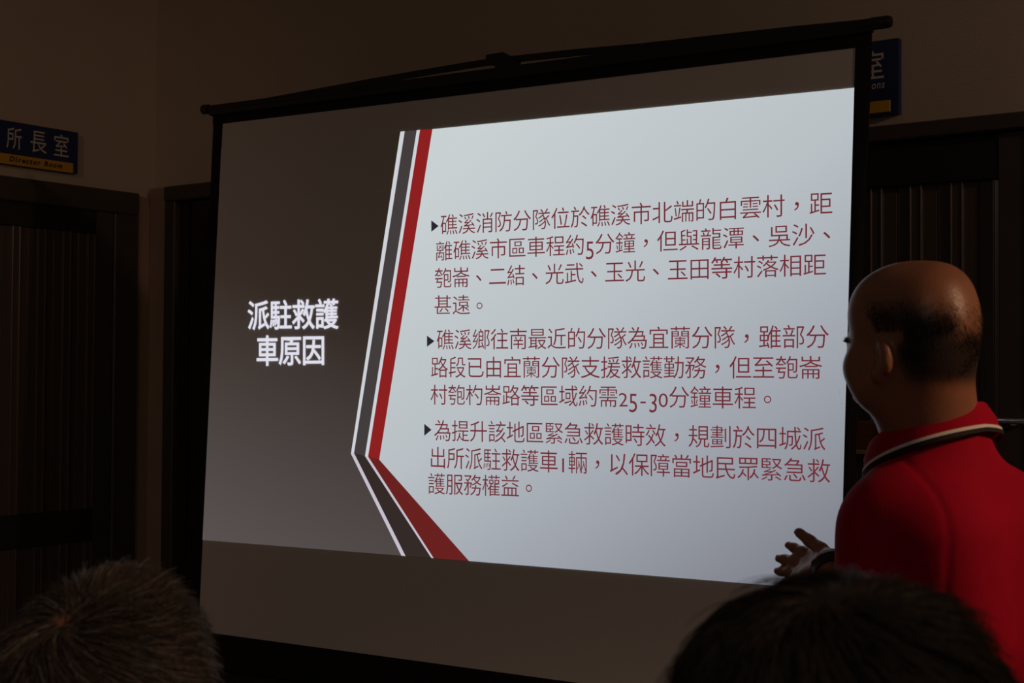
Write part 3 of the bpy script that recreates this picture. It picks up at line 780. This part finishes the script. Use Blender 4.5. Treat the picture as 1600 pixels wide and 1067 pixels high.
def scalp_cap(root, V, F, O, R, sc, m, front, grow, name='hair_base', keepf=None):
    """closed thin layer of hair roots over the scalp"""
    sel = (keepf or scalp_keep(O, R, sc, front))(V[F].mean(1)) > 0.5; f = F[sel]; ids, inv = np.unique(f, return_inverse=True); f = inv.reshape(-1, 4)
    v = V[ids]; cen = O + R @ (V3(0, -0.012, 0.03) * sc); u = v - cen; u /= np.linalg.norm(u, axis=1, keepdims=True)
    n = len(v); VV = np.concatenate([v + u * grow, v - u * 0.003]); e = {}
    for q in f:
        for i in range(4):
            a, b = int(q[i]), int(q[(i + 1) % 4]); e[(a, b)] = 1
    rim = [(a, b) for (a, b) in e if (b, a) not in e]
    FF = np.concatenate([f, f[:, ::-1] + n, np.array([(b, a, a + n, b + n) for a, b in rim])])
    return fastmesh(name, VV, FF, m, root)

# ------------------------------------------------------------------ the man in the red polo shirt
def at(x, y, Y):
    d = CR * (x - 800) / FPX - CU * (y - 533.5) / FPX + _f
    return CAM + d * (Y / d[1])
def red_man():
    root = person('person', (0.60, 2.02, 0), 'standing person with a balding head in a red polo shirt, hand held out')
    B = frame(math.radians(36)); O0 = V3(0.606, 2.02, 0)
    L = lambda x, y, z: O0 + B @ V3(x, y, z)
    HR = frame(math.radians(38.5), math.radians(-1)); HO = V3(0.566, 2.0, 1.5565); sc = 0.915
    S = SDF(); P = head(S, HO, HR, sc, 1.045, 1.0)
    # neck and trunk
    S.cap(P(0, -0.030, -0.03), L(0, -0.008, 1.40), 0.062, 0.060, 0.03); S.cap(P(0, 0.0, -0.09), L(0, 0.02, 1.40), 0.045, 0.055, 0.03)
    S.cap(L(-0.088, -0.005, 1.310), L(0.115, -0.005, 1.318), 0.044, k=0.04)
    for s in (-1, 1): S.cap(L(s * 0.02, -0.02, 1.36), L(s * 0.10, -0.005, 1.315), 0.036, 0.034, 0.04)
    S.ell(L(0.005, 0.0, 1.23), (0.148, 0.104, 0.16), B, 0.06); S.ell(L(0.01, 0.02, 1.06), (0.138, 0.115, 0.16), B, 0.06); S.ell(L(0, 0.0, 0.92), (0.162, 0.112, 0.12), B, 0.06)
    shl, ell_, wri = L(-0.108, 0.0, 1.302), V3(0.497, 1.906, 1.075), at(1298, 884, 2.115)
    limb(S, [shl, lerp(shl, ell_, 0.4), ell_], [0.042, 0.046, 0.037], 0.04); limb(S, [ell_, lerp(ell_, wri, 0.3), wri], [0.038, 0.040, 0.026], 0.03)
    mc = [at(1277, 868, 2.18), at(1265, 881, 2.185), at(1253, 895, 2.18), at(1244, 907, 2.175)]
    D = [[at(1299, 872, 2.125), at(1283, 858, 2.15), at(1265, 845, 2.172), at(1248, 831.5, 2.19)],
         [mc[0], at(1254, 861.5, 2.21), at(1241, 856, 2.228), at(1231.5, 851.5, 2.24)],
         [mc[1], at(1240, 876.5, 2.216), at(1226, 874, 2.234), at(1216, 872.5, 2.245)],
         [mc[2], at(1234, 893, 2.21), at(1222, 893, 2.228), at(1214, 892, 2.238)], [mc[3], at(1235, 909, 2.19), at(1227, 910, 2.204), at(1221, 911, 2.212)]]
    hand(S, wri, None, D, mc, 0.98)
    shr, elr, wrr = L(0.155, 0.0, 1.312), L(0.225, -0.02, 1.07), L(0.215, 0.10, 0.85)
    limb(S, [shr, lerp(shr, elr, 0.4), elr], [0.05, 0.046, 0.037], 0.04); limb(S, [elr, lerp(elr, wrr, 0.3), wrr], [0.038, 0.040, 0.026], 0.03)
    relaxed_hand(S, wrr, wrr - elr, B @ V3(-0.3, 1, 0), 0.95, 0.45)
    for s in (-1, 1):
        hip, kn, an = L(s * 0.085, 0.0, 0.86), L(s * 0.10, 0.015, 0.47), L(s * 0.11, -0.01, 0.09)
        limb(S, [hip, lerp(hip, kn, 0.5), kn], [0.085, 0.073, 0.054], 0.05); limb(S, [kn, lerp(kn, an, 0.35), an], [0.052, 0.054, 0.036], 0.03)
        S.cap(L(s * 0.11, -0.03, 0.05), L(s * 0.125, 0.13, 0.045), 0.032, 0.026, 0.03)
    lo, hi = S.bounds(); V, F = surface_nets(S, lo, hi, 0.0042)
    body = fastmesh('body', V, F, MT['skinstubble'], root)
    q = (V - HO) @ HR / sc; ns = vnoise(V, 3, 40)
    st = scalp_keep(HO, HR, sc, 0.13, -0.052)(V) * sstep(0.085, 0.045, q[:, 2] + 0.10 * (q[:, 1] < -0.03) * (-0.03 - q[:, 1]) * 6 * sstep(0.075, 0.02, np.abs(q[:, 0])) + 0.008 * ns)
    E_ = F[:, [0, 1, 1, 2, 2, 3, 3, 0]].reshape(-1, 2)
    for _ in range(14):
        a = np.zeros(len(V)); c = np.zeros(len(V)); np.add.at(a, E_[:, 0], st[E_[:, 1]]); np.add.at(a, E_[:, 1], st[E_[:, 0]]); np.add.at(c, E_[:, 0], 1); np.add.at(c, E_[:, 1], 1)
        st = 0.4 * st + 0.6 * a / np.maximum(c, 1)
    at_ = body.data.attributes.new('stubble', 'FLOAT', 'POINT'); at_.data.foreach_set('value', st.astype(np.float32))
    eyes(P, sc, root)
    # thin dark hair: sides and back only, fading out towards the bald crown
    def keep(c):
        q = (c - HO) @ HR / sc
        w = scalp_keep(HO, HR, sc, 0.10, -0.052)(c) * (1 - sstep(0.020, 0.080, q[:, 2] + 0.012 * vnoise(c, 3, 40)))
        crown = sstep(0.045, 0.105, q[:, 2]) * sstep(0.03, -0.02, q[:, 1])
        back = sstep(0.052, 0.018, np.abs(q[:, 0] + 0.0)) * sstep(-0.05, -0.09, q[:, 1]) * sstep(-0.005, 0.035, q[:, 2])
        return np.clip(w * (1 - 0.85 * back), 0, 1) + 0.0 * crown
    hair(root, V, F, HO, HR, sc, 16000, 0.008, (0, -0.5, 0.85), 0.25, 0.15, MT['hairshort'], 0.00022, 3, 5, messy=0.3, keepf=keep)
    # eyebrows
    r = np.random.default_rng(3)
    for s in (-1, 1):
        pts = []
        for i in range(110):
            x = s * (0.016 + 0.034 * r.random()); y0 = 0.091 - 0.35 * max(0, abs(x) - 0.022); z0 = 0.014 + 0.006 * r.random() - 0.25 * max(0, abs(x) - 0.036)
            a = P(x, y0 - 0.003, z0); b = P(x + s * 0.006, y0 + 0.004 - 0.004 * r.random(), z0 + 0.002); pts.append([a, lerp(a, b, 0.5), b])
        v, f = tubes(np.array(pts), 0.0005, 0.0002); fastmesh('eyebrow', v, f, MT['hairshort'], root)
    # polo shirt
    T = SDF()
    T.cap(L(-0.088, -0.008, 1.316), L(0.12, -0.008, 1.325), 0.056, k=0.04)
    T.cap(L(0, -0.010, 1.31), L(0, -0.004, 1.37), 0.090, 0.070, 0.02); T.cap(L(0, -0.002, 1.375), L(0, 0.0, 1.44), 0.0735, 0.0725, 0.004)
    for s in (-1, 1): T.cap(L(s * 0.02, -0.008, 1.352), L(s * 0.105, -0.005, 1.316), 0.044, 0.048, 0.04)
    T.ell(L(0.005, -0.01, 1.23), (0.165, 0.122, 0.18), B, 0.07); T.ell(L(0.012, 0.01, 1.05), (0.158, 0.136, 0.20), B, 0.07); T.ell(L(0.004, 0.0, 0.88), (0.196, 0.150, 0.20), B, 0.06)
    T.cap(L(-0.085, -0.085, 1.30), L(-0.075, -0.095, 1.16), 0.055, 0.05, 0.07); T.cap(L(0.085, -0.085, 1.30), L(0.075, -0.095, 1.16), 0.055, 0.05, 0.07)
    hemL, hemR = lerp(shl, ell_, 0.80), lerp(shr, elr, 0.80)
    TS = [SDF(), SDF()]
    for q, a, e in ((TS[0], shl, ell_), (TS[1], shr, elr)): limb(q, [a, lerp(a, e, 0.5), lerp(a, e, 0.95)], [0.053, 0.064, 0.072], 0.035)
    # soft folds where the sleeve meets the back
    for a, b, ra in (((-0.105, -0.115, 1.15), (-0.072, -0.128, 1.20), 0.010),):
        T.cap(L(*a), L(*b), ra, ra * 0.5, 0.03)
    neck_ax0 = L(0, -0.006, 1.40)
    def neck_cut(Pn):
        q = (Pn - neck_ax0) @ B; q[:, 1] += 0.25 * q[:, 2] * 0
        return -np.maximum(np.sqrt(q[:, 0] ** 2 + (q[:, 1] - 0.012) ** 2) - 0.067, -(q[:, 2] + 0.03 + 0.0))
    cuts = [plane(L(0, 0, 0.80), (0, 0, -1)), neck_cut, plane(L(0, -0.07, 1.460), (B @ V3(0, 0.5, 1)))]
    class Seamed:
        def __call__(q, Pn, margin=0.05, grow=0.0):
            d = T(Pn, margin, grow); X = (Pn - O0) @ B
            for q_, a, e, hem in ((TS[0], shl, ell_, hemL), (TS[1], shr, elr, hemR)):      # sleeves end at their own hems
                b_ = np.maximum(q_(Pn, margin, grow), ((Pn - hem) @ ((e - a) / np.linalg.norm(e - a))).astype(np.float32))
                h = np.maximum(0.03 - np.abs(d - b_), 0) / 0.03; d = np.minimum(d, b_) - h * h * 0.0075
            for sg in (-1, 1):
                sd = sg * X[:, 0] - 0.088 + 0.35 * X[:, 1] - 0.05 * (1.32 - X[:, 2]); near = (X[:, 2] > 1.17)
                d = d + (0.0018 * np.exp(-(sd / 0.0045) ** 2) * near).astype(np.float32)
            return d
    fn = shell_fn(Seamed(), 0.0, 0.009, cuts); lo, hi = T.bounds(); lo = np.minimum(lo, np.minimum(TS[0].bounds()[0], TS[1].bounds()[0])); hi = np.maximum(hi, np.maximum(TS[0].bounds()[1], TS[1].bounds()[1])); V2, F2 = surface_nets(fn, lo, hi, 0.0042)
    shirt = fastmesh('polo_shirt', V2, F2, MT['redshirt'], root)
    # collar: stands round the neck and folds down; white and black tapes along its edge
    def collar_pts(phi):
        """phi 0 at the nape, +-pi at the throat: (inner foot, top fold, outer edge)"""
        sx = math.sin(phi); cyy = -math.cos(phi); fr = (1 - math.cos(phi)) / 2
        zt = 1.482 - 0.078 * fr ** 1.15; r = 0.071 + 0.003 * abs(sx)
        n = B @ V3(sx, cyy, 0)
        c = L(0, 0.008 + 0.010 * fr, 0)
        up = V3(0, 0, 1)
        foot = c + n * (r + 0.002) + up * (zt - 0.034); top = c + n * r + up * zt; top2 = c + n * (r + 0.006) + up * (zt + 0.001)
        side = abs(sx)
        out = c + n * (r + 0.021 + 0.009 * side * (1 - fr) - 0.012 * fr) + up * (zt - 0.033 - 0.004 * side - 0.006 * fr)
        return foot, top, top2, out
    ph = np.linspace(-2.75, 2.75, 61); rows = []
    for a in ph:
        f0, t0, t1, o0 = collar_pts(a); n = B @ V3(math.sin(a), -math.cos(a), 0)
        m0 = lerp(t1, o0, 0.5) + n * 0.004
        rows.append([f0, lerp(f0, t0, 0.5), t0, t1, m0, o0, o0 - n * 0.004 - V3(0, 0, 0.001), m0 - n * 0.004, t1 - n * 0.004 - V3(0, 0, 0.003), lerp(f0, t0, 0.5) + n * 0.0035, f0 + n * 0.0035])
    nr_ = len(rows[0]); cv = [p for q in rows for p in q]; cf = []
    for i in range(len(rows) - 1):
        for k in range(nr_): cf.append((i * nr_ + k, i * nr_ + (k + 1) % nr_, (i + 1) * nr_ + (k + 1) % nr_, (i + 1) * nr_ + k))
    cf += [tuple(range(nr_)), tuple(range((len(rows) - 1) * nr_, len(rows) * nr_))[::-1]]
    col = MB().add(cv, cf).build('collar', MT['redshirt'], shirt, True)
    for nm, q0, q1, mm in (('white_tape', 0.90, 1.02, 'tapewhite'), ('black_tape', 1.02, 1.19, 'tapeblack')):
        rows = []
        for a in ph:
            f0, t0, t1, o0 = collar_pts(a); n = B @ V3(math.sin(a), -math.cos(a), 0); d = o0 - t1
            A, Z = t1 + d * q0 + n * 0.0035, t1 + d * q1 + n * (0.0030 if q1 < 1.1 else 0.001)
            rows.append([A, Z, Z - n * 0.004, A - n * 0.004])
        cv = [p for q in rows for p in q]; cf = []
        for i in range(len(rows) - 1):
            for k in range(4): cf.append((i * 4 + k, i * 4 + (k + 1) % 4, (i + 1) * 4 + (k + 1) % 4, (i + 1) * 4 + k))
        cf += [(0, 1, 2, 3), tuple(len(cv) - 4 + k for k in (3, 2, 1, 0))]
        MB().add(cv, cf).build(nm, MT[mm], shirt, True)
    # trousers and shoes
    T = SDF(); T.ell(L(0, 0.0, 0.93), (0.170, 0.120, 0.11), B, 0.05)
    for s in (-1, 1):
        hip, kn, an = L(s * 0.085, 0.0, 0.86), L(s * 0.10, 0.015, 0.47), L(s * 0.11, -0.01, 0.06)
        limb(T, [hip, lerp(hip, kn, 0.5), kn, an], [0.112, 0.102, 0.086, 0.078], 0.05)
    lo, hi = T.bounds(); V3_, F3 = surface_nets(shell_fn(T, 0, 0.012, [plane(L(0, 0, 0.99), (0, 0, 1)), plane(L(0, 0, 0.05), (0, 0, -1))]), lo, hi, 0.008)
    fastmesh('trousers', V3_, F3, MT['trousers'], root)
    for s in (-1, 1): shoe(L(s * 0.11, -0.05, 0), L(s * 0.127, 0.16, 0), root)
    # wrist watch: dark strap and steel case
    ax = (wri - ell_) / np.linalg.norm(wri - ell_); c = wri - ax * 0.008
    a = np.cross(ax, V3(0, 0, 1)); a /= np.linalg.norm(a); b = np.cross(ax, a); v = []; f = []; n = 28
    for k in range(n):
        d = math.cos(2 * math.pi * k / n) * a + math.sin(2 * math.pi * k / n) * b
        for rr, h in ((0.0285, -0.009), (0.0285, 0.009), (0.031, 0.008), (0.031, -0.008)): v.append(c + d * rr * 0.98 + ax * h)
    for k in range(n):
        for j in range(4): f.append((k * 4 + j, k * 4 + (j + 1) % 4, ((k + 1) % n) * 4 + (j + 1) % 4, ((k + 1) % n) * 4 + j))
    w = MB().add(v, f).build('wrist_watch', MT['blackplastic'], root, True)
    rim = []; rf = []
    for k in range(n):
        d = math.cos(2 * math.pi * k / n) * a + math.sin(2 * math.pi * k / n) * b
        for rr, h in ((0.0285, 0.0075), (0.0285, 0.0105), (0.0318, 0.0105), (0.0318, 0.0075)): rim.append(c + d * rr * 0.99 + ax * h)
    for k in range(n):
        for j in range(4): rf.append((k * 4 + j, k * 4 + (j + 1) % 4, ((k + 1) % n) * 4 + (j + 1) % 4, ((k + 1) % n) * 4 + j))
    MB().add(rim, rf).build('steel_rim', MT['chrome'], w, True)
    dv = SN * -1 + CU * 0.3; dv = dv - (dv @ ax) * ax; dv /= np.linalg.norm(dv)
    MB().tube([c + dv * 0.028, c + dv * 0.034, c + dv * 0.036], [0.0150, 0.0150, 0.013], 28).build('watch_case', MT['chrome'], w, True)
def shoe(heel, toe, root):
    d = toe - heel; L_ = np.linalg.norm(d); d /= L_; s = np.cross(d, V3(0, 0, 1)); R = np.stack([s, d, V3(0, 0, 1)], 1)
    S = SDF(); S.cap(heel + d * 0.03 + V3(0, 0, 0.045), heel + d * 0.05 + V3(0, 0, 0.08), 0.04, 0.042, 0.03); S.ell(heel + d * (L_ * 0.68) + V3(0, 0, 0.03), (0.046, 0.10, 0.036), R, 0.04); S.ell(heel + d * (L_ * 0.3) + V3(0, 0, 0.035), (0.038, 0.08, 0.04), R, 0.04)
    lo, hi = S.bounds(); base = plane((0, 0, 0.002), (0, 0, -1))
    V, F = surface_nets(lambda P, m=0.05: np.maximum(S(P, m), base(P).astype(np.float32)), lo, hi, 0.006)
    return fastmesh('shoe', V, F, MT['shoe'], root)
red_man()

# ------------------------------------------------------------------ seated people in front of the camera, on plain chairs
def chair(x, y, yaw, label):
    B = frame(yaw); O0 = V3(x, y, 0); L = lambda a, b, c: O0 + B @ V3(a, b, c)
    root = empty('stacking_chair', O0, label, 'chair', 'chairs of the audience')
    MB().box(L(-0.22, -0.20, 0.412), B @ V3(0.44, 0, 0), B @ V3(0, 0.43, 0), V3(0, 0, 0.022), 0.008).build('seat', MT['chair'], root)
    MB().box(L(-0.21, -0.245, 0.60), B @ V3(0.42, 0, 0), B @ V3(0, 0.02, 0), B @ V3(0, -0.03, 0.24), 0.008).build('backrest', MT['chair'], root)
    for sx in (-1, 1):
        MB().tube([L(sx * 0.19, 0.19, 0.414), L(sx * 0.21, 0.215, 0.0)], 0.011, 10).build('leg', MT['chairleg'], root, True)
        MB().tube([L(sx * 0.19, -0.17, 0.414), L(sx * 0.21, -0.22, 0.0)], 0.011, 10).build('leg', MT['chairleg'], root, True)
        MB().tube([L(sx * 0.19, -0.17, 0.414), L(sx * 0.19, -0.215, 0.47), L(sx * 0.19, -0.235, 0.62), L(sx * 0.19, -0.248, 0.80)], 0.010, 10).build('back_post', MT['chairleg'], root, True)
def seated(label, HO, hyaw, byaw, sc, shirt_m, vox, wide=1.0):
    B = frame(byaw); O0 = V3(HO[0], HO[1], 0) - B @ V3(0, 0.03, 0); L = lambda x, y, z: O0 + B @ V3(x, y, z)
    root = person('person', O0, label)
    HR = frame(hyaw, math.radians(-4)); S = SDF(); P = head(S, HO, HR, sc, wide)
    zs = HO[2] - 0.205
    S.cap(P(0, -0.028, -0.03), L(0, -0.01, zs + 0.05), 0.058, 0.062, 0.03)
    T = SDF()
    for Q, g in ((S, 0.0), (T, 0.021)):
        Q.cap(L(-0.15, -0.01, zs), L(0.15, -0.01, zs), 0.052 + g, k=0.05)
        for s in (-1, 1): Q.cap(L(s * 0.02, -0.02, zs + 0.055), L(s * 0.15, -0.01, zs + 0.01), 0.042 + g, k=0.05)
        Q.ell(L(0, -0.01, zs - 0.14), (0.158 + g, 0.112 + g, 0.17), B, 0.06); Q.ell(L(0, -0.02, zs - 0.30), (0.152 + g, 0.120 + g, 0.16), B, 0.06); Q.ell(L(0, -0.02, 0.56), (0.165 + g, 0.125 + g, 0.11), B, 0.06)
        for s in (-1, 1):
            sh, el_, wr = L(s * 0.185, -0.01, zs - 0.01), L(s * 0.225, 0.05, zs - 0.29), L(s * 0.12, 0.27, 0.625)
            limb(Q, [sh, lerp(sh, el_, 0.4), el_], [0.049 + g, 0.045 + g, 0.037 + g], 0.04); limb(Q, [el_, lerp(el_, wr, 0.3), lerp(el_, wr, 1.0 if g == 0 else 0.93)], [0.037 + g, 0.039 + g, 0.026 + g * 0.7], 0.03)
            if g == 0: relaxed_hand(S, wr, B @ V3(-s * 0.25, 1, -0.12), B @ V3(-s, 0, 0.1), 0.95, 0.35)
    U = SDF(); U.ell(L(0, -0.02, 0.555), (0.172, 0.134, 0.098), B, 0.05)
    for s in (-1, 1):
        hip, kn, an = L(s * 0.09, 0.0, 0.535), L(s * 0.115, 0.40, 0.52), L(s * 0.115, 0.39, 0.09)
        limb(S, [hip, kn], [0.072, 0.056], 0.05); limb(S, [kn, lerp(kn, an, 0.35), an], [0.054, 0.054, 0.036], 0.03)
        S.cap(L(s * 0.115, 0.37, 0.05), L(s * 0.125, 0.53, 0.045), 0.032, 0.026, 0.03)
        limb(U, [hip, kn], [0.083, 0.068], 0.05); limb(U, [kn, L(s * 0.115, 0.39, 0.07)], [0.068, 0.060], 0.05)
        shoe(L(s * 0.115, 0.345, 0), L(s * 0.128, 0.56, 0), root)
    lo, hi = S.bounds(); V, F = surface_nets(S, lo, hi, vox)
    fastmesh('body', V, F, MT['skin'], root); eyes(P, sc, root)
    def neck_cut(Pn):
        q = (Pn - L(0, 0.004, zs)) @ B; return -np.maximum(np.hypot(q[:, 0], q[:, 1]) - 0.066, -(q[:, 2] + 0.0))
    lo, hi = T.bounds(); V1, F1 = surface_nets(shell_fn(T, 0, 0.016, [neck_cut, plane(L(0, 0, 0.50), (0, 0, -1))]), lo, hi, 0.007)
    fastmesh('shirt', V1, F1, shirt_m, root)
    lo, hi = U.bounds(); V1, F1 = surface_nets(shell_fn(U, 0, 0.013, [plane(L(0, 0, 0.64), (0, 0, 1)), plane(L(0, 0, 0.06), (0, 0, -1))]), lo, hi, 0.007)
    fastmesh('trousers', V1, F1, MT['trousers'], root)
    return root, V, F, HR
# greying man, lower left
HO1 = V3(-0.346, 1.250, 1.202); y1 = math.radians(-20)
r1, Vh, Fh, HR1 = seated('person seated at the lower left with short greying brown hair', HO1, y1, math.radians(-8), 0.97, MT['greyshirt'], 0.0048)
def keep1(c):
    u = c - (HO1 + HR1 @ (V3(0, -0.012, 0.04) * 0.97)); u /= np.linalg.norm(u, axis=1, keepdims=True)
    W = HR1 @ V3(-0.04, -0.72, 0.68); W /= np.linalg.norm(W)
    return scalp_keep(HO1, HR1, 0.97, 0.090)(c) * (1 - 0.5 * sstep(0.984, 0.999, u @ W))
scalp_cap(r1, Vh, Fh, HO1, HR1, 0.97, MT['hairgrey'], 0.090, 0.002, keepf=lambda c: keep1(c) * (keep1(c) > 0.6))
hair(r1, Vh, Fh, HO1, HR1, 0.97, 15000, 0.040, (-0.04, -0.72, 0.68), 0.75, 0.45, [MT['hairgrey'], MT['hairgreyl']], 0.00062, 6, 21, messy=0.34, fall=0.02, keepf=keep1,
     lightmask=lambda q: 0.08 + 0.50 * sstep(0.02, 0.07, np.abs(q[:, 0])) * sstep(0.11, 0.03, q[:, 2]))
chair(HO1[0] - 0.02, HO1[1] - 0.03, math.radians(-8), 'plain dark chair under the person with greying hair')
# black haired man, lower right, nearest the camera
HO2 = V3(0.187, 0.812, 1.267); y2 = math.radians(4)
r2, Vh, Fh, HR2 = seated('person with thick black hair seated in the near right foreground, out of focus', HO2, y2, math.radians(0), 0.985, MT['navyshirt'], 0.0048, 1.07)
scalp_cap(r2, Vh, Fh, HO2, HR2, 0.985, MT['hairblack'], 0.088, 0.004)
hair(r2, Vh, Fh, HO2, HR2, 0.985, 18000, 0.052, (-0.12, -0.30, 0.95), 0.50, 0.50, [MT['hairblack']], 0.0007, 7, 33, messy=0.25, fall=0.03)
chair(HO2[0], HO2[1] - 0.03, 0.0, 'plain dark chair under the person with black hair')
